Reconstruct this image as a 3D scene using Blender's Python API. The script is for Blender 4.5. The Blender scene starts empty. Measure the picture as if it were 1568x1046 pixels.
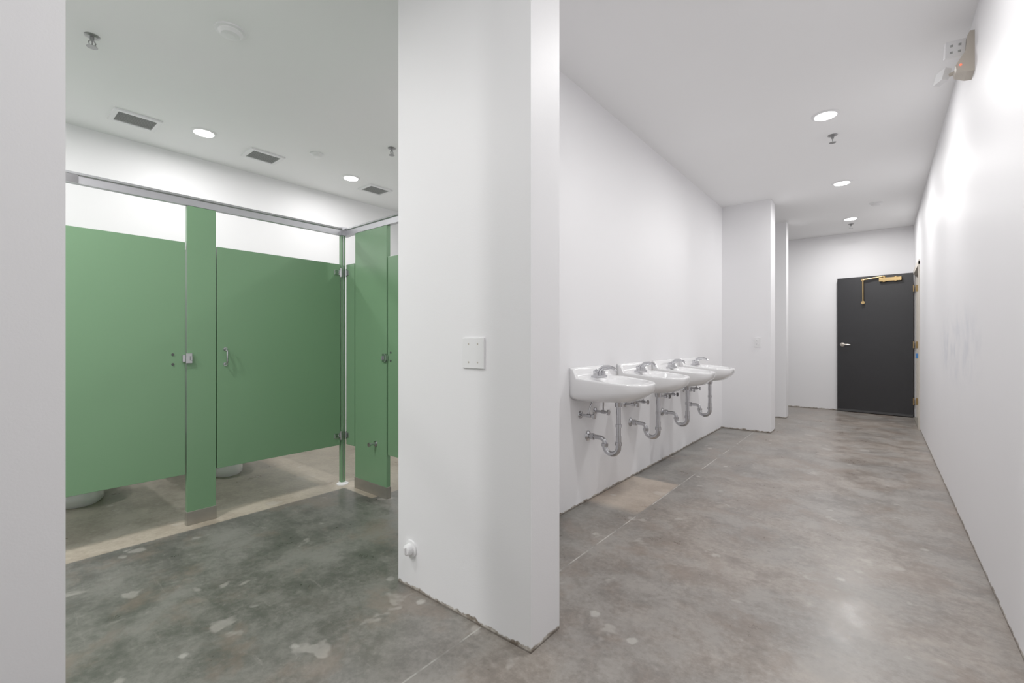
import bpy, bmesh, math, random
from mathutils import Vector, Matrix
random.seed(4)
S=bpy.context.scene
S.view_settings.view_transform='Standard'
S.view_settings.look='None'
S.view_settings.gamma=1.25
H=1.15; CZ=2.936

# ---------------- materials ----------------
def new_mat(name):
    m=bpy.data.materials.new(name); m.use_nodes=True
    nt=m.node_tree; b=nt.nodes['Principled BSDF']
    return m,nt,b
def simple(name,col,rough=.5,metal=0,noise=.06,nscale=8,bump=0.0,emit=None,es=0,coat=0):
    m,nt,b=new_mat(name)
    N=nt.nodes; L=nt.links
    tc=N.new('ShaderNodeTexCoord'); n=N.new('ShaderNodeTexNoise'); n.inputs['Scale'].default_value=nscale; n.inputs['Detail'].default_value=5
    L.new(tc.outputs['Object'],n.inputs['Vector'])
    mx=N.new('ShaderNodeMix'); mx.data_type='RGBA'
    mx.inputs[6].default_value=(*[c*(1-noise) for c in col],1); mx.inputs[7].default_value=(*[min(1,c*(1+noise)) for c in col],1)
    L.new(n.outputs['Fac'],mx.inputs[0]); L.new(mx.outputs[2],b.inputs['Base Color'])
    b.inputs['Roughness'].default_value=rough; b.inputs['Metallic'].default_value=metal
    if coat: b.inputs['Coat Weight'].default_value=coat; b.inputs['Coat Roughness'].default_value=.1
    if bump:
        n2=N.new('ShaderNodeTexNoise'); n2.inputs['Scale'].default_value=220; n2.inputs['Detail'].default_value=3
        L.new(tc.outputs['Object'],n2.inputs['Vector'])
        bp=N.new('ShaderNodeBump'); bp.inputs['Strength'].default_value=bump; bp.inputs['Distance'].default_value=.002
        L.new(n2.outputs['Fac'],bp.inputs['Height']); L.new(bp.outputs['Normal'],b.inputs['Normal'])
    if emit:
        b.inputs['Emission Color'].default_value=(*emit,1); b.inputs['Emission Strength'].default_value=es
    return m

def math_node(nt,op,a,b=None,c=None):
    n=nt.nodes.new('ShaderNodeMath'); n.operation=op
    for i,v in enumerate((a,b,c)):
        if v is None: continue
        if isinstance(v,(int,float)): n.inputs[i].default_value=v
        else: nt.links.new(v,n.inputs[i])
    return n.outputs[0]
def sstep(nt,v,lo,hi):
    n=nt.nodes.new('ShaderNodeMapRange'); n.interpolation_type='SMOOTHSTEP'
    nt.links.new(v,n.inputs['Value']); n.inputs['From Min'].default_value=lo; n.inputs['From Max'].default_value=hi
    return n.outputs['Result']
def mixc(nt,f,a,b,blend='MIX'):
    n=nt.nodes.new('ShaderNodeMix'); n.data_type='RGBA'; n.blend_type=blend
    if isinstance(f,(int,float)): n.inputs[0].default_value=f
    else: nt.links.new(f,n.inputs[0])
    for i,v in ((6,a),(7,b)):
        if isinstance(v,tuple): n.inputs[i].default_value=(*v,1)
        else: nt.links.new(v,n.inputs[i])
    return n.outputs[2]
def noise(nt,vec,scale,detail=5,rough=.55,dist=0):
    n=nt.nodes.new('ShaderNodeTexNoise'); n.inputs['Scale'].default_value=scale; n.inputs['Detail'].default_value=detail
    n.inputs['Roughness'].default_value=rough; n.inputs['Distortion'].default_value=dist
    nt.links.new(vec,n.inputs['Vector']); return n.outputs['Fac']

def wall_mat(name,col,smudge=False):
    m,nt,b=new_mat(name); N=nt.nodes; L=nt.links
    tc=N.new('ShaderNodeTexCoord'); v=tc.outputs['Object']
    sp=N.new('ShaderNodeSeparateXYZ'); L.new(v,sp.inputs[0]); x,y,z=sp.outputs
    c=mixc(nt,noise(nt,v,1.6,4),tuple(k*.98 for k in col),tuple(min(1,k*1.02) for k in col))
    # unfinished, scuffed bottom edge where the baseboard was removed
    n1=noise(nt,v,14,6,.7)
    edge=math_node(nt,'SUBTRACT',math_node(nt,'MULTIPLY',n1,.055),math_node(nt,'ADD',z,.006))
    f=sstep(nt,edge,0,.008)
    ec=mixc(nt,sstep(nt,noise(nt,v,22,5,.7),.35,.65),(.15,.115,.085),(.58,.54,.48))
    c=mixc(nt,f,c,ec)
    gap=math_node(nt,'SUBTRACT',1,sstep(nt,z,.004,.010))
    c=mixc(nt,math_node(nt,'MULTIPLY',gap,.75),c,(.07,.055,.045))
    if smudge:
        dy=math_node(nt,'SUBTRACT',y,4.3); dz=math_node(nt,'SUBTRACT',z,1.12)
        r=math_node(nt,'ADD',math_node(nt,'POWER',math_node(nt,'MULTIPLY',dy,.8),2.0),math_node(nt,'POWER',math_node(nt,'MULTIPLY',dz,3.0),2.0))
        g=math_node(nt,'SUBTRACT',1,sstep(nt,r,0,1))
        st=sstep(nt,noise(nt,v,3.5,4,.6,.2),.40,.70)
        c=mixc(nt,math_node(nt,'MULTIPLY',math_node(nt,'MULTIPLY',g,st),.5),c,(.50,.53,.62))
    L.new(c,b.inputs['Base Color']); b.inputs['Roughness'].default_value=.5
    bp=N.new('ShaderNodeBump'); bp.inputs['Strength'].default_value=.12; bp.inputs['Distance'].default_value=.002
    L.new(noise(nt,v,160,3),bp.inputs['Height']); L.new(bp.outputs['Normal'],b.inputs['Normal'])
    return m
M_wall=wall_mat('white_wall_paint',(.855,.85,.868))
M_wallr=wall_mat('white_wall_paint_smudged',(.855,.85,.868),True)
M_ceil=simple('ceiling_paint',(.91,.91,.915),.7,0,.012,2,.1)

def floor_mat():
    m,nt,b=new_mat('polished_concrete'); N=nt.nodes; L=nt.links
    tc=N.new('ShaderNodeTexCoord'); v=tc.outputs['Object']
    sp=N.new('ShaderNodeSeparateXYZ'); L.new(v,sp.inputs[0]); x,y,z=sp.outputs
    big=noise(nt,v,1.1,4,.5); med=noise(nt,v,3.6,12,.72,.1); fine=noise(nt,v,38,6,.7); mid2=noise(nt,v,1.8,8,.62,.1)
    mm=math_node(nt,'ADD',math_node(nt,'MULTIPLY',med,.72),math_node(nt,'MULTIPLY',fine,.28))
    nb=sstep(nt,mm,.39,.61)
    corr=mixc(nt,nb,(.190,.158,.134),(.345,.303,.264))
    corr2=mixc(nt,nb,(.150,.134,.120),(.280,.256,.232))
    corr=mixc(nt,sstep(nt,mid2,.42,.58),corr,corr2)
    rest=mixc(nt,nb,(.072,.072,.063),(.168,.164,.145))
    rest=mixc(nt,math_node(nt,'MULTIPLY',sstep(nt,mid2,.40,.62),.5),rest,mixc(nt,nb,(.11,.11,.098),(.21,.205,.188)))
    wob=math_node(nt,'ADD',x,math_node(nt,'MULTIPLY',math_node(nt,'SUBTRACT',big,.5),.5))
    c=mixc(nt,sstep(nt,wob,-1.95,-.75),rest,corr)
    # reddish-brown soft stains
    c=mixc(nt,math_node(nt,'MULTIPLY',sstep(nt,noise(nt,v,2.7,8,.66,.2),.51,.64),.42),c,(.205,.150,.115))
    # dark damp-looking patches
    c=mixc(nt,math_node(nt,'MULTIPLY',sstep(nt,noise(nt,v,4.4,9,.68,.15),.57,.66),.32),c,(.105,.092,.080))
    # long faint scuffs
    mp=N.new('ShaderNodeMapping'); mp.inputs['Rotation'].default_value=(0,0,.5); mp.inputs['Scale'].default_value=(1,9,1); L.new(v,mp.inputs['Vector'])
    c=mixc(nt,math_node(nt,'MULTIPLY',sstep(nt,noise(nt,mp.outputs['Vector'],3,8,.7),.58,.76),.28),c,(.42,.39,.36))
    # bare tan slab under stalls
    e=math_node(nt,'MULTIPLY',math_node(nt,'SUBTRACT',fine,.5),.03)
    xe=math_node(nt,'ADD',x,e); ye=math_node(nt,'ADD',y,e)
    s1=math_node(nt,'SUBTRACT',1,sstep(nt,xe,-3.265,-3.25))
    s2=math_node(nt,'MULTIPLY',sstep(nt,ye,1.90,1.915),math_node(nt,'SUBTRACT',1,sstep(nt,xe,-2.9,-2.88)))
    s=math_node(nt,'MAXIMUM',s1,s2)
    tan=mixc(nt,nb,(.32,.265,.20),(.47,.41,.325))
    panel_shade=math_node(nt,'MULTIPLY',math_node(nt,'SUBTRACT',1,sstep(nt,xe,-3.50,-3.46)),math_node(nt,'SUBTRACT',1,sstep(nt,ye,1.80,1.84)))  # shade of the stall panels, painted into the slab as a darker tone
    tan=mixc(nt,math_node(nt,'MULTIPLY',panel_shade,.6),tan,mixc(nt,nb,(.15,.14,.115),(.30,.28,.235)))
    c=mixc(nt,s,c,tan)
    # tan patch by basins
    px=math_node(nt,'MULTIPLY',math_node(nt,'SUBTRACT',1,sstep(nt,xe,-1.26,-1.24)),sstep(nt,xe,-1.7,-1.68))
    py=math_node(nt,'MULTIPLY',sstep(nt,ye,2.80,2.95),math_node(nt,'SUBTRACT',1,sstep(nt,ye,3.62,3.66)))
    c=mixc(nt,math_node(nt,'MULTIPLY',math_node(nt,'MULTIPLY',px,py),.75),c,mixc(nt,nb,(.38,.30,.23),(.50,.41,.325)))
    # pale worn spots
    sp1=sstep(nt,noise(nt,v,5.2,3,.5,.2),.655,.71)
    c=mixc(nt,math_node(nt,'MULTIPLY',sp1,.38),c,(.50,.47,.43))
    vo=N.new('ShaderNodeTexVoronoi'); vo.inputs['Scale'].default_value=4.6; vo.inputs['Randomness'].default_value=1; L.new(v,vo.inputs['Vector'])
    dd=math_node(nt,'ADD',vo.outputs['Distance'],math_node(nt,'MULTIPLY',noise(nt,v,14,4),.25))
    dots=math_node(nt,'MULTIPLY',math_node(nt,'SUBTRACT',1,sstep(nt,dd,.19,.25)),sstep(nt,noise(nt,v,1.7,3),.44,.54))
    c=mixc(nt,math_node(nt,'MULTIPLY',dots,.5),c,(.54,.52,.48))
    c=mixc(nt,math_node(nt,'MULTIPLY',sstep(nt,fine,.60,.78),.25),c,(.45,.42,.38))
    c=mixc(nt,math_node(nt,'MULTIPLY',sstep(nt,noise(nt,v,24,2,.5),.74,.78),.45),c,(.09,.075,.065))
    # saw-cut joint
    j=math_node(nt,'ABSOLUTE',math_node(nt,'ADD',x,1.245))
    jm=math_node(nt,'SUBTRACT',1,sstep(nt,j,.002,.005))
    joint_col=mixc(nt,sstep(nt,noise(nt,v,6,4),.4,.6),(.19,.18,.16),(.56,.54,.50))  # joint tone varies at random from dark to pale
    c=mixc(nt,math_node(nt,'MULTIPLY',jm,.75),c,joint_col)
    L.new(c,b.inputs['Base Color'])
    r=N.new('ShaderNodeMapRange'); L.new(med,r.inputs['Value']); r.inputs['From Min'].default_value=.35; r.inputs['From Max'].default_value=.65
    r.inputs['To Min'].default_value=.27; r.inputs['To Max'].default_value=.42
    L.new(r.outputs['Result'],b.inputs['Roughness'])
    bp=N.new('ShaderNodeBump'); bp.inputs['Strength'].default_value=.08; bp.inputs['Distance'].default_value=.004
    L.new(math_node(nt,'SUBTRACT',noise(nt,v,9,6),jm),bp.inputs['Height']); L.new(bp.outputs['Normal'],b.inputs['Normal'])
    return m
M_floor=floor_mat()
M_green=simple('green_enamel',(.135,.268,.138),.33,0,.04,1.5)
M_alu=simple('brushed_aluminium',(.50,.50,.53),.35,.85,.06,30)
M_steel=simple('stainless_shoe',(.34,.32,.28),.4,.7,.12,20)
M_chrome=simple('chrome',(.52,.52,.54),.12,1,.03,10)
M_porc=simple('porcelain',(.86,.86,.87),.15,0,.01,3,coat=.6)
M_plast=simple('white_plastic',(.82,.82,.83),.4,0,.02,6)
M_cream=simple('beige_plastic',(.52,.47,.40),.45,0,.03,6)
M_black=simple('black_door_paint',(.009,.009,.011),.42,0,.15,5)
M_brass=simple('brass',(.62,.42,.18),.28,1,.06,10)
M_nick=simple('satin_nickel',(.72,.66,.58),.28,1,.04,10)
M_dark=simple('dark_void',(.05,.05,.052),.8,0,.1,6)
M_grey=simple('grille_grey',(.34,.35,.34),.6,0,.05,20)
M_screw=simple('screw_metal',(.3,.3,.3),.4,.8,.05,10)
M_lens=simple('lamp_lens',(1,1,1),.4,0,0,4,emit=(1,.99,.97),es=12)
M_red=simple('red_indicator',(.9,.1,.05),.4,0,0,4,emit=(1,.08,.03),es=2)
M_frame=simple('door_frame_paint',(.62,.57,.50),.45,0,.05,6)
M_blue=simple('blue_tape',(.05,.22,.6),.5,0,.05,6)

# ---------------- mesh builder ----------------
class MB:
    def __init__(s): s.v=[];s.f=[];s.m=[];s.sm=[];s.mats=[]; s.T=Matrix.Identity(4)
    def mi(s,mat):
        if mat not in s.mats: s.mats.append(mat)
        return s.mats.index(mat)
    def add(s,vs,fs,mat,smooth=False):
        o=len(s.v); s.v+= [s.T@Vector(p) for p in vs]; k=s.mi(mat)
        for f in fs: s.f.append([i+o for i in f]); s.m.append(k); s.sm.append(smooth)
    def box(s,lo,hi,mat,M=None):
        x0,y0,z0=lo;x1,y1,z1=hi
        vs=[Vector(p) for p in ((x0,y0,z0),(x1,y0,z0),(x1,y1,z0),(x0,y1,z0),(x0,y0,z1),(x1,y0,z1),(x1,y1,z1),(x0,y1,z1))]
        if M: vs=[M@p for p in vs]
        s.add(vs,[(0,3,2,1),(4,5,6,7),(0,1,5,4),(1,2,6,5),(2,3,7,6),(3,0,4,7)],mat)
    def loft(s,rings,mat,caps=True,smooth=True):
        n=len(rings[0]); vs=[p for r in rings for p in r]; fs=[]
        for i in range(len(rings)-1):
            for j in range(n):
                k=(j+1)%n; fs.append((i*n+j,i*n+k,(i+1)*n+k,(i+1)*n+j))
        s.add(vs,fs,mat,smooth)
        if caps: s.add(list(rings[0]),[tuple(range(n))[::-1]],mat); s.add(list(rings[-1]),[tuple(range(n))],mat)
    def tube(s,pts,r,mat,n=14,caps=True):
        pts=[Vector(p) for p in pts]; rs=r if isinstance(r,(list,tuple)) else [r]*len(pts)
        rings=[]; up=None
        for i,p in enumerate(pts):
            t=((pts[min(i+1,len(pts)-1)]-p).normalized()+(p-pts[max(i-1,0)]).normalized())
            if t.length<1e-6: t=Vector((0,0,1))
            t.normalize()
            if up is None: up=t.orthogonal().normalized()
            up=(up-t*up.dot(t)).normalized(); w=t.cross(up)
            rings.append([p+(up*math.cos(a)+w*math.sin(a))*rs[i] for a in [2*math.pi*k/n for k in range(n)]])
        s.loft(rings,mat,caps)
    def rev(s,c,axis,prof,mat,n=28):
        c=Vector(c); t=Vector(axis).normalized(); up=t.orthogonal().normalized(); w=t.cross(up)
        rings=[[c+t*d+(up*math.cos(a)+w*math.sin(a))*r for a in [2*math.pi*k/n for k in range(n)]] for d,r in prof]
        for i in range(len(rings)-1): s.loft(rings[i:i+2],mat,False)
        s.add(rings[0],[tuple(range(n))[::-1]],mat); s.add(rings[-1],[tuple(range(n))],mat)
    def obj(s,name,bevel=0,loc=None):
        me=bpy.data.meshes.new(name)
        vs=s.v
        if loc is not None: vs=[p-Vector(loc) for p in vs]
        me.from_pydata([tuple(p) for p in vs],[],s.f)
        for m in s.mats: me.materials.append(m)
        for p,k,q in zip(me.polygons,s.m,s.sm): p.material_index=k; p.use_smooth=q
        bm=bmesh.new(); bm.from_mesh(me); bmesh.ops.recalc_face_normals(bm,faces=bm.faces); bm.to_mesh(me); bm.free()
        o=bpy.data.objects.new(name,me); S.collection.objects.link(o)
        if loc is not None: o.location=loc
        if bevel:
            b=o.modifiers.new('bevel','BEVEL'); b.width=bevel; b.segments=2; b.limit_method='ANGLE'; b.angle_limit=math.radians(50)
        return o
def arc(c,u,w,r,a0,a1,n=8):
    c=Vector(c);u=Vector(u);w=Vector(w)
    return [c+u*(r*math.cos(a0+(a1-a0)*i/n))+w*(r*math.sin(a0+(a1-a0)*i/n)) for i in range(n+1)]
def wall(name,lo,hi,mat=M_wall):
    b=MB(); b.box(lo,hi,mat); return b.obj(name)

# ---------------- room shell ----------------
wall('floor',(-5.3,-3.2,-.1),(2.2,9.5,0),M_floor)
wall('ceiling',(-5.3,-3.2,CZ),(2.2,9.5,CZ+.1),M_ceil)
wall('wall_right',(.40,-3.2,0),(.55,7.90,CZ),M_wallr)
b=MB()
b.box((.40,7.90,2.20),(.55,9.12,CZ),M_wallr); b.box((.40,9.12,0),(.55,9.28,CZ),M_wallr)
b.obj('wall_right_end')
wall('wall_far',(-3.1,9.28,0),(2.2,9.43,CZ))
wall('wall_vestibule',(1.9,7.0,0),(2.05,9.28,CZ))
wall('wall_vestibule_side',(.55,6.85,0),(2.05,7.0,CZ))
wall('wall_pier_near',(-3.1,6.42,0),(-1.062,6.71,CZ))
wall('wall_pier_far',(-3.1,7.81,0),(-1.09,8.0,CZ))
wall('wall_recess',(-3.25,6.42,0),(-3.1,9.43,CZ))
wall('wall_basins',(-1.785,1.517,0),(-1.635,6.42,CZ))
wall('wall_stub',(-1.788,1.327,0),(-.995,1.517,CZ))
wall('wall_left',(-1.785,-3.2,0),(-1.635,.172,CZ))
wall('wall_restroom_back',(-5.3,-3.2,0),(-5.15,4.35,CZ))
wall('wall_restroom_end',(-5.15,4.2,0),(-1.785,4.35,CZ))
wall('wall_restroom_rear',(-5.15,-3.2,0),(-1.785,-3.05,CZ))

# ---------------- stall partitions ----------------
PX=-3.36; T=.025
def shoe(b,lo,hi):
    b.box((lo[0]-.004,lo[1]-.004,0),(hi[0]+.004,hi[1]+.004,.085),M_steel)
def latch(b,p,n,t):
    p=Vector(p);n=Vector(n);t=Vector(t)
    def bx(c,a,bb,cc,mat):
        c=Vector(c); M=Matrix((t,n,Vector((0,0,1)))).transposed().to_4x4(); M.translation=c
        b.box((-a/2,0,-cc/2),(a/2,bb,cc/2),mat,M)
    bx(p,.034,.015,.062,M_chrome); bx(p-t*.028+n*0,.016,.022,.042,M_chrome); bx(p+t*.010+n*.015,.010,.010,.028,M_chrome)
def pil_y(y0,y1,name='stall_pilaster',extra=None):
    b=MB(); b.box((PX-.016,y0,.02),(PX+.016,y1,1.9995),M_green); shoe(b,(PX-.016,y0),(PX+.016,y1))
    if extra: extra(b)
    return b.obj(name,.0015)
def l1(b): latch(b,(PX+.016,.90,1.045),(1,0,0),(0,1,0))
pil_y(.893,1.05,extra=l1)
def l0(b): latch(b,(PX+.016,-.045,1.045),(1,0,0),(0,-1,0))
pil_y(-.13,.02)
pil_y(-1.12,-.97)
b=MB(); b.box((PX-.02,1.932,.012),(PX+.016,1.966,1.9995),M_green)
b.rev((PX,1.95,0),(0,0,1),[(0,.045),(.008,.045),(.014,.03),(.02,.03)],M_plast)
b.box((PX+.0165,1.944,.03),(PX+.019,1.949,1.9995),M_chrome)
b.obj('stall_pilaster',.002)
def door_y(y0,y1,pull=None,dots=None,hinge=None):
    b=MB(); b.box((PX-T/2,y0,.322),(PX+T/2,y1,1.768),M_green)
    xf=PX+T/2
    if pull:
        b.tube([(xf,pull,1.10),(xf+.03,pull,1.095),(xf+.038,pull,1.08),(xf+.038,pull,1.02),(xf+.03,pull,1.005),(xf,pull,1.0)],.006,M_chrome)
        b.rev((xf,pull,1.10),(1,0,0),[(0,.013),(.004,.012)],M_chrome,16); b.rev((xf,pull,1.0),(1,0,0),[(0,.013),(.004,.012)],M_chrome,16)
    if dots:
        for z in (1.01,1.07): b.rev((xf,dots,z),(1,0,0),[(0,.008),(.004,.007)],M_dark,12)
    if hinge:
        for z in (.40,1.70):
            b.box((xf,hinge-.055,z-.02),(xf+.006,hinge-.004,z+.02),M_chrome)
            b.tube([(xf+.012,hinge-.002,z-.035),(xf+.012,hinge-.002,z+.035)],.009,M_chrome)
            for q in (-.045,-.02): b.rev((xf+.006,hinge+q,z),(1,0,0),[(0,.005),(.002,.004)],M_screw,10)
    return b.obj('toilet_stall_door',.002)
door_y(1.058,1.925,pull=1.105,hinge=1.925)
door_y(.03,.884,dots=.82)
door_y(-.96,-.14,dots=-.2)
QY=1.98
b=MB(); b.box((-3.335,QY-T/2,.322),(-3.215,QY+T/2,1.768),M_green)
for z in (.40,1.70):
    b.box((-3.337,QY-T/2-.008,z-.02),(-3.295,QY-T/2,z+.02),M_chrome); b.tube([(-3.325,QY-T/2-.010,z-.03),(-3.325,QY-T/2-.010,z+.03)],.009,M_chrome)
b.obj('stall_filler_panel',.002)
b=MB(); b.box((-3.20,QY-.016,.02),(-2.785,QY+.016,1.9995),M_green); shoe(b,(-3.20,QY-.016),(-2.785,QY+.016))
latch(b,(-2.805,QY-.016,1.03),(0,-1,0),(-1,0,0))
b.rev((-2.92,QY-.016,.388),(0,-1,0),[(0,.022),(.005,.022),(.006,.010),(.05,.009),(.051,.016),(.062,.015)],M_chrome,18)
b.obj('stall_pilaster',.0015)
b=MB(); b.box((-2.775,QY-T/2,.322),(-1.985,QY+T/2,1.768),M_green)
for z in (1.01,1.07): b.rev((-2.74,QY-T/2,z),(0,-1,0),[(0,.008),(.004,.007)],M_dark,12)
b.obj('toilet_stall_door',.002)
b=MB(); b.box((-1.975,QY-.016,.02),(-1.79,QY+.016,1.9995),M_green); shoe(b,(-1.975,QY-.016),(-1.794,QY+.016)); b.obj('stall_pilaster',.0015)
for y in (-1.05,-.05,.97,1.965):
    b=MB(); b.box((-5.148,y-T/2,.322),(PX-.022,y+T/2,1.768),M_green)
    for z in (.5,1.6): b.box((-5.149,y-.03,z-.03),(-5.12,y+.03,z+.03),M_chrome)
    b.obj('stall_divider_panel',.002)
def header(p0,p1):
    b=MB(); p0=Vector(p0);p1=Vector(p1); d=(p1-p0).normalized(); n=Vector((d.y,-d.x,0))
    prof=[(-.018,0),(.018,0),(.018,.040),(.026,.046),(.018,.060),(-.018,.060),(-.010,.05),(-.018,.04)]
    r=[[q+n*a+Vector((0,0,z)) for a,z in prof] for q in (p0,p1)]
    b.loft(r,M_alu,True,False); return b
b=header((PX,-3.05,2.0005),(PX,1.93,2.0005))
b.box((PX+.018,.33,2.0005),(PX+.024,.40,2.05),M_chrome)
b.obj('stall_header_rail')
b=header((PX+.032,QY,2.0005),(-1.788,QY,2.0005))
b.box((PX-.028,1.931,2.0005),(PX+.031,2.005,2.068),M_alu)
b.obj('stall_header_rail')

# ---------------- toilets ----------------
def toilet(yc):
    b=MB(); b.T=Matrix.Translation((-5.15,yc,0)) ; N=36
    def ring(cx,rx,ry,z,p=2.2):
        out=[]
        for k in range(N):
            a=2*math.pi*k/N; c,s=math.cos(a),math.sin(a)
            out.append(Vector((cx+rx*math.copysign(abs(c)**(2/p),c),ry*math.copysign(abs(s)**(2/p),s),z)))
        return out
    b.loft([ring(.56,.30,.145,0),ring(.56,.315,.16,.02),ring(.57,.31,.155,.06),ring(.57,.27,.125,.14),ring(.57,.26,.125,.22),ring(.57,.29,.165,.31),ring(.57,.315,.185,.37),ring(.57,.315,.185,.395),
            ring(.59,.24,.125,.397),ring(.59,.22,.11,.34),ring(.58,.10,.07,.22)],M_porc)
    b.loft([ring(.59,.30,.18,.397),ring(.59,.31,.19,.405),ring(.59,.31,.19,.418),ring(.59,.295,.175,.425)],M_plast)
    b.box((.20,-.14,.18),(.33,.14,.39),M_porc)
    b.box((.012,-.22,.38),(.21,.22,.74),M_porc); b.box((.004,-.23,.742),(.22,.23,.775),M_porc)
    b.tube([(.21,-.16,.69),(.23,-.16,.69),(.235,-.10,.685)],.007,M_chrome)
    b.tube([(.004,-.26,.17),(.05,-.26,.17),(.08,-.25,.19),(.10,-.2,.37)],.006,M_chrome)
    b.obj('toilet',.012)
for y in (-.55,.53,1.46,3.3): toilet(y)

# ---------------- wash basins ----------------
def basin(yc):
    b=MB(); b.T=Matrix.Translation((-1.635,yc,0))
    A,W,n=.47,.255,3.0; cx=.2
    angs=[2*math.pi*k/84 for k in range(84)]+[math.atan2(W,-cx)%(2*math.pi),(-math.atan2(W,-cx))%(2*math.pi)]
    angs=sorted(angs)
    def hit(a):
        lo,hi=0,1
        for _ in range(40):
            m=(lo+hi)/2; x=cx+m*math.cos(a); y=m*math.sin(a)
            if x>=0.0 and (x/A)**n+(abs(y)/W)**n<1: lo=m
            else: hi=m
        return Vector((cx+lo*math.cos(a),lo*math.sin(a)))
    out=[hit(a) for a in angs]
    def sm(t): t=max(0,min(1,t)); return t*t*(3-2*t)
    def zt(x): return .972-.070*sm((x-.022)/.028)-.034*max(0,(x-.05)/.42)
    def sc(s,zf):
        r=[]
        for p in out:
            x=cx+(p.x-cx)*s if p.x>.001 else 0.002; y=p.y*s
            r.append(Vector((max(x,.002),y,zf(x))))
        return r
    rings=[sc(.30,lambda x:.735),sc(.70,lambda x:.742+.02*(x/A)**2),sc(.86,lambda x:.757+.035*(x/A)**2),sc(.95,lambda x:.775+.035*(x/A)**2),
           sc(.985,lambda x:.795+.03*(x/A)),sc(1,lambda x:min(zt(x)-.014,.93) if x>.03 else zt(x)-.014),sc(.997,lambda x:zt(x)-.005),sc(.985,lambda x:zt(x))]
    D=rings[-1]; ec=Vector((.285,0)); E=[]
    for p in D:
        a=math.atan2((p.y)/.2,(p.x-ec.x)/.15); E.append(Vector((ec.x+.148*math.cos(a),.2*math.sin(a),0)))
    for t in (.06,.12,.18,.25,.35,.6,.93):
        r=[]
        for p,e in zip(D,E):
            x=p.x+(e.x-p.x)*t; y=p.y+(e.y-p.y)*t; r.append(Vector((x,y,zt(x)-(.004*sm((t-.5)/.5)))))
        rings.append(r)
    for s,dz in ((1,.008),(.95,.03),(.85,.065),(.68,.095),(.4,.11),(.12,.116)):
        rings.append([Vector((ec.x+(e.x-ec.x)*s,e.y*s,.885-dz)) for e in E])
    b.loft(rings,M_porc)
    b.rev((.285,0,.768),(0,0,1),[(0,.026),(.004,.024)],M_chrome,20)
    fx=.092; z0=zt(fx)-.002
    b.box((fx-.024,-.075,z0),(fx+.024,.075,z0+.014),M_chrome)
    for sy in (-1,1):
        b.rev((fx,sy*.052,z0+.012),(0,0,1),[(0,.021),(.02,.017),(.034,.019),(.042,.012)],M_chrome,20)
        b.tube([(fx,sy*.052,z0+.05),(fx+.02,sy*.075,z0+.054),(fx+.035,sy*.105,z0+.06)],[.008,.0065,.006],M_chrome,10)
    b.rev((fx,0,z0+.01),(0,0,1),[(0,.02),(.03,.016)],M_chrome,20)
    b.tube([(fx,0,z0+.03),(fx+.008,0,z0+.055),(fx+.035,0,z0+.075),(fx+.075,0,z0+.078),(fx+.11,0,z0+.068),(fx+.128,0,z0+.05)],[.014,.013,.012,.0115,.011,.011],M_chrome)
    dx=.24
    b.rev((dx,0,.70),(0,0,1),[(0,.024),(.045,.03)],M_chrome,20)
    b.tube([(dx,0,.71),(dx,0,.44)],.0165,M_chrome)
    b.rev((dx,0,.56),(0,0,1),[(0,.022),(.02,.022)],M_chrome,8)
    R=.052
    pts=[(dx,0,.50),(dx,0,.43)]+[tuple(p) for p in arc((dx-R,0,.42),(1,0,0),(0,0,-1),R,0,math.pi,12)]+[(dx-2*R,0,.425)]
    b.tube(pts,.019,M_chrome)
    b.rev((dx,0,.435),(0,0,1),[(0,.025),(.022,.025)],M_chrome,8)
    pts=[(dx-2*R,0,.42)]+[tuple(p) for p in arc((dx-2*R-.035,0,.435),(1,0,0),(0,0,1),.035,0,math.pi/2,6)]+[(.01,0,.47)]
    b.tube(pts,.0165,M_chrome); b.rev((dx-2*R,0,.415),(0,0,1),[(0,.025),(.02,.025)],M_chrome,8)
    b.rev((0.001,0,.47),(1,0,0),[(0,.038),(.006,.036),(.014,.024)],M_chrome,24)
    b.rev((.03,0,.47),(1,0,0),[(0,.024),(.022,.024)],M_chrome,8)
    for sy in (-1,1):
        y=sy*.105
        b.rev((0.001,y,.635),(1,0,0),[(0,.028),(.005,.026),(.01,.014)],M_chrome,20)
        b.tube([(.008,y,.635),(.075,y,.635)],.009,M_chrome)
        b.rev((.055,y,.635),(1,0,0),[(0,.014),(.03,.014)],M_chrome,8)
        b.rev((.085,y,.635),(1,0,0),[(0,.006),(.018,.006),(.019,.020),(.03,.020)],M_chrome,12)
        b.tube([(.068,y,.64),(.068,y,.67),(.075,y*.9,.70),(.09,y*.6,.76)],.006,M_chrome,10)
    b.obj('wall_hung_wash_basin')
for k in range(4): basin(2.865+.715*k)

# ---------------- wall fittings ----------------
b=MB(); y=1.327
b.box((-1.345,y-.007,1.04),(-1.224,y-.0002,1.165),M_plast)
for xx in (-1.31,-1.259):
    for zz in (1.065,1.14): b.rev((xx,y-.007,zz),(0,-1,0),[(0,.004),(.001,.0035)],M_cream,10)
b.obj('blank_wall_plate',.002)
b=MB(); b.rev((-1.69,y-.0002,.187),(0,-1,0),[(0,.040),(.006,.039),(.008,.026),(.03,.024),(.034,.018)],M_plast,28)
b.box((-1.694,y-.042,.172),(-1.686,y-.033,.202),M_plast); b.obj('wall_cleanout_cap')
b=MB(); yy=6.42
b.box((-1.25,yy-.007,1.08),(-1.175,yy-.0002,1.20),M_plast)
for zz in (1.115,1.165):
    b.rev((-1.2125,yy-.007,zz),(0,-1,0),[(0,.017),(.003,.016)],M_plast,18)
    for q in (-.007,.007): b.box((-1.2125+q-.001,yy-.0105,zz-.004),(-1.2125+q+.001,yy-.0098,zz+.006),M_dark)
b.obj('electrical_outlet',.0015)

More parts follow.
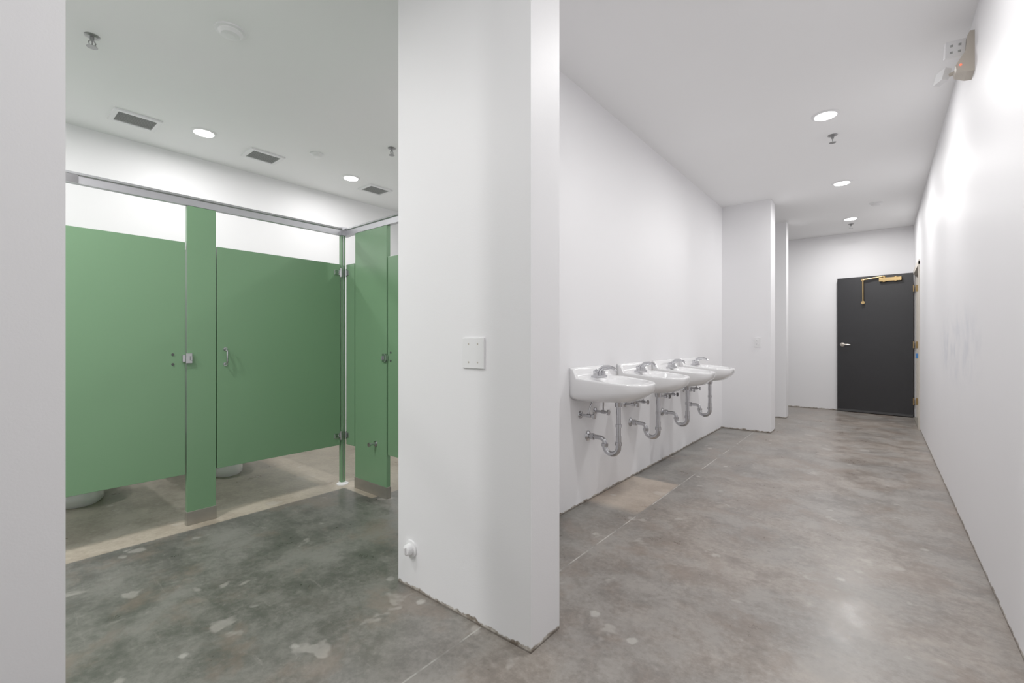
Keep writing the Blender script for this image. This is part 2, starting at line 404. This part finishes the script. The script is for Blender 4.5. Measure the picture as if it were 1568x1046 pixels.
# emergency light on right wall
b=MB(); X=.40; Y=3.57
prof=[(.003,2.635),(.003,2.855),(-.018,2.86),(-.028,2.84),(-.034,2.76),(-.075,2.69),(-.072,2.665),(-.03,2.64)]
b.loft([[Vector((X+a,yy,z)) for a,z in prof] for yy in (Y-.06,Y+.06)],M_cream,True,False)
b.rev((X-.055,Y-.061,2.685),(0,-1,0),[(0,.005),(.003,.004)],M_red,12)
b.tube([(X-.02,Y,2.79),(X-.07,Y,2.80)],.012,M_cream)
def head(c,rz,rx,w=.042):
    M=Matrix.Translation(c)@Matrix.Rotation(math.radians(rz),4,'Z')@Matrix.Rotation(math.radians(rx),4,'X')
    b.box((-w,-.014,-w),(w,.02,w),M_plast,M)
    for i in (-1,1):
        for j in (-1,1):
            b.box((i*.017-.006,-.0165,j*.017-.006),(i*.017+.006,-.0135,j*.017+.006),M_grey,M)
head((X-.075,Y-.02,2.80),8,14)
b.tube([(X-.05,Y+.05,2.70),(X-.09,Y+.07,2.70)],.010,M_cream)
head((X-.115,Y+.09,2.705),118,15,.036)
b.obj('emergency_wall_light',.003)

# ---------------- ceiling fittings ----------------
K=.372
def downlight(x,y,e=38):
    b=MB()
    b.rev((x,y,CZ+.0),(0,0,-1),[(0,.095),(.004,.094),(.010,.078)],M_plast,40)
    b.rev((x,y,CZ-.0101),(0,0,-1),[(0,.074),(.002,.070)],M_lens,40)
    o=b.obj('recessed_downlight')
    l=bpy.data.lights.new('lamp','AREA'); l.shape='DISK'; l.size=.15; l.energy=e*K; l.color=(1,.985,.97); l.spread=math.radians(178)
    lo=bpy.data.objects.new('lamp',l); S.collection.objects.link(lo); lo.location=(x,y,CZ-.02); lo.parent=o
for y,e in ((-1.6,22),(.4,24),(2.36,38),(4.316,41),(6.27,45),(8.18,60)): downlight(-.335,y,e)
for y in (-1.45,-.07,1.314,2.694): downlight(-4.47,y,29)
downlight(-2.45,-1.2,95); downlight(-2.6,.0,56)  # extra unseen lamps, added to brighten the restroom front
downlight(-2.3,3.1,42)
def vent(x,y,w=.30,d=.26):
    b=MB(); z1=CZ; z0=CZ-.014; f=.03
    b.box((x-d/2,y-w/2,z0),(x-d/2+f,y+w/2,z1),M_plast); b.box((x+d/2-f,y-w/2,z0),(x+d/2,y+w/2,z1),M_plast)
    b.box((x-d/2+f,y-w/2,z0),(x+d/2-f,y-w/2+f,z1),M_plast); b.box((x-d/2+f,y+w/2-f,z0),(x+d/2-f,y+w/2,z1),M_plast)
    b.box((x-d/2+f,y-w/2+f,CZ-.003),(x+d/2-f,y+w/2-f,CZ-.001),M_dark)
    k=11
    for i in range(k):
        xx=x-d/2+f+(i+.5)*(d-2*f)/k
        M=Matrix.Translation((xx,y,CZ-.009))@Matrix.Rotation(math.radians(12),4,'Y')
        b.box((-.0062,-w/2+f,-.0012),(.0062,w/2-f,.0012),M_grey,M)
    b.obj('ceiling_air_vent')
vent(-4.64,.89); vent(-4.60,1.843); vent(-4.59,3.08); vent(-4.62,-.6)
def disc(x,y,r,name='smoke_detector'):
    b=MB(); b.rev((x,y,CZ),(0,0,-1),[(0,r),(.008,r),(.012,r*.8),(.016,r*.78),(.03,r*.62),(.034,r*.3)],M_plast,32)
    b.obj(name)
disc(-2.89,.981,.078); disc(-4.158,2.147,.062); disc(-.04,7.476,.07)
def sprinkler(x,y):
    b=MB(); b.rev((x,y,CZ),(0,0,-1),[(0,.036),(.004,.036),(.010,.022)],M_screw,24)
    b.tube([(x,y,CZ-.008),(x,y,CZ-.03)],.010,M_screw)
    for s in (-1,1): b.tube([(x,y+s*.008,CZ-.028),(x,y+s*.016,CZ-.04),(x,y+s*.012,CZ-.055),(x,y,CZ-.062)],.003,M_screw,8)
    b.tube([(x,y,CZ-.03),(x,y,CZ-.06)],.003,M_screw,8)
    b.rev((x,y,CZ-.062),(0,0,-1),[(0,.010),(.002,.026),(.004,.026)],M_screw,20)
    b.obj('fire_sprinkler')
for p in ((-3.566,.486),(-3.494,2.52),(-.32,4.776),(-.346,8.56)): sprinkler(*p)

# ---------------- black door ----------------
hx,hy=.385,9.075; ang=math.atan2(9.19-hy,-.555-hx)
b=MB(); b.T=Matrix.Translation((hx,hy,0))@Matrix.Rotation(ang,4,'Z')
Wd=.945
b.box((0,-.045,.012),(Wd,0,2.19),M_black)
b.box((0.0,-.044,0.012),(Wd,.003,.045),M_dark)
b.rev((Wd-.07,0,1.10),(0,1,0),[(0,.033),(.008,.031),(.012,.015),(.05,.013)],M_nick,24)
b.tube([(Wd-.07,.05,1.10),(Wd-.085,.055,1.10),(Wd-.16,.055,1.098),(Wd-.185,.05,1.095)],[.011,.011,.009,.007],M_nick)
b.box((Wd-.001,-.035,1.04),(Wd+.002,-.01,1.16),M_nick)
b.box((.13,0,2.085),(.40,.055,2.14),M_brass); b.tube([(.20,.03,2.075),(.20,.03,2.155)],.022,M_brass); b.tube([(.34,.03,2.075),(.34,.03,2.165)],.022,M_brass)
b.tube([(.34,.03,2.165),(.60,.05,2.13)],.013,M_brass); b.tube([(.60,.05,2.14),(.597,.05,1.77)],.011,M_brass)
b.rev((.60,.04,2.13),(0,1,0),[(0,.02),(.02,.02)],M_brass,16); b.rev((.597,.04,1.77),(0,1,0),[(0,.024),(.02,.024)],M_brass,16)
for z in (.25,1.1,1.95): b.tube([(-.004,.006,z-.05),(-.004,.006,z+.05)],.009,M_brass)
b.obj('door_1',.0015)
b=MB()
b.box((.385,7.90,0),(.565,7.95,2.20),M_frame); b.box((.385,7.90,2.16),(.565,9.13,2.22),M_frame); b.box((.42,9.085,0),(.565,9.12,2.20),M_frame)
b.box((.385,7.95,0),(.565,9.085,.012),M_steel)
for z in (.25,1.1,1.95): b.box((.41,9.082,z-.05),(.44,9.086,z+.05),M_brass)
b.box((.41,9.081,.90),(.44,9.085,.97),M_blue)
b.obj('trim_door_frame')

# ---------------- world, camera ----------------
w=bpy.data.worlds.new('World'); S.world=w; w.use_nodes=True
bg=w.node_tree.nodes['Background']; bg.inputs[0].default_value=(.98,.98,1,1); bg.inputs[1].default_value=.34
cam=bpy.data.cameras.new('camera'); co=bpy.data.objects.new('camera',cam); S.collection.objects.link(co)
cam.sensor_width=36; cam.lens=690/1568*36; cam.clip_start=.02
co.location=(0,0,H); co.rotation_euler=(math.radians(90),0,math.atan2(564,690))
S.camera=co
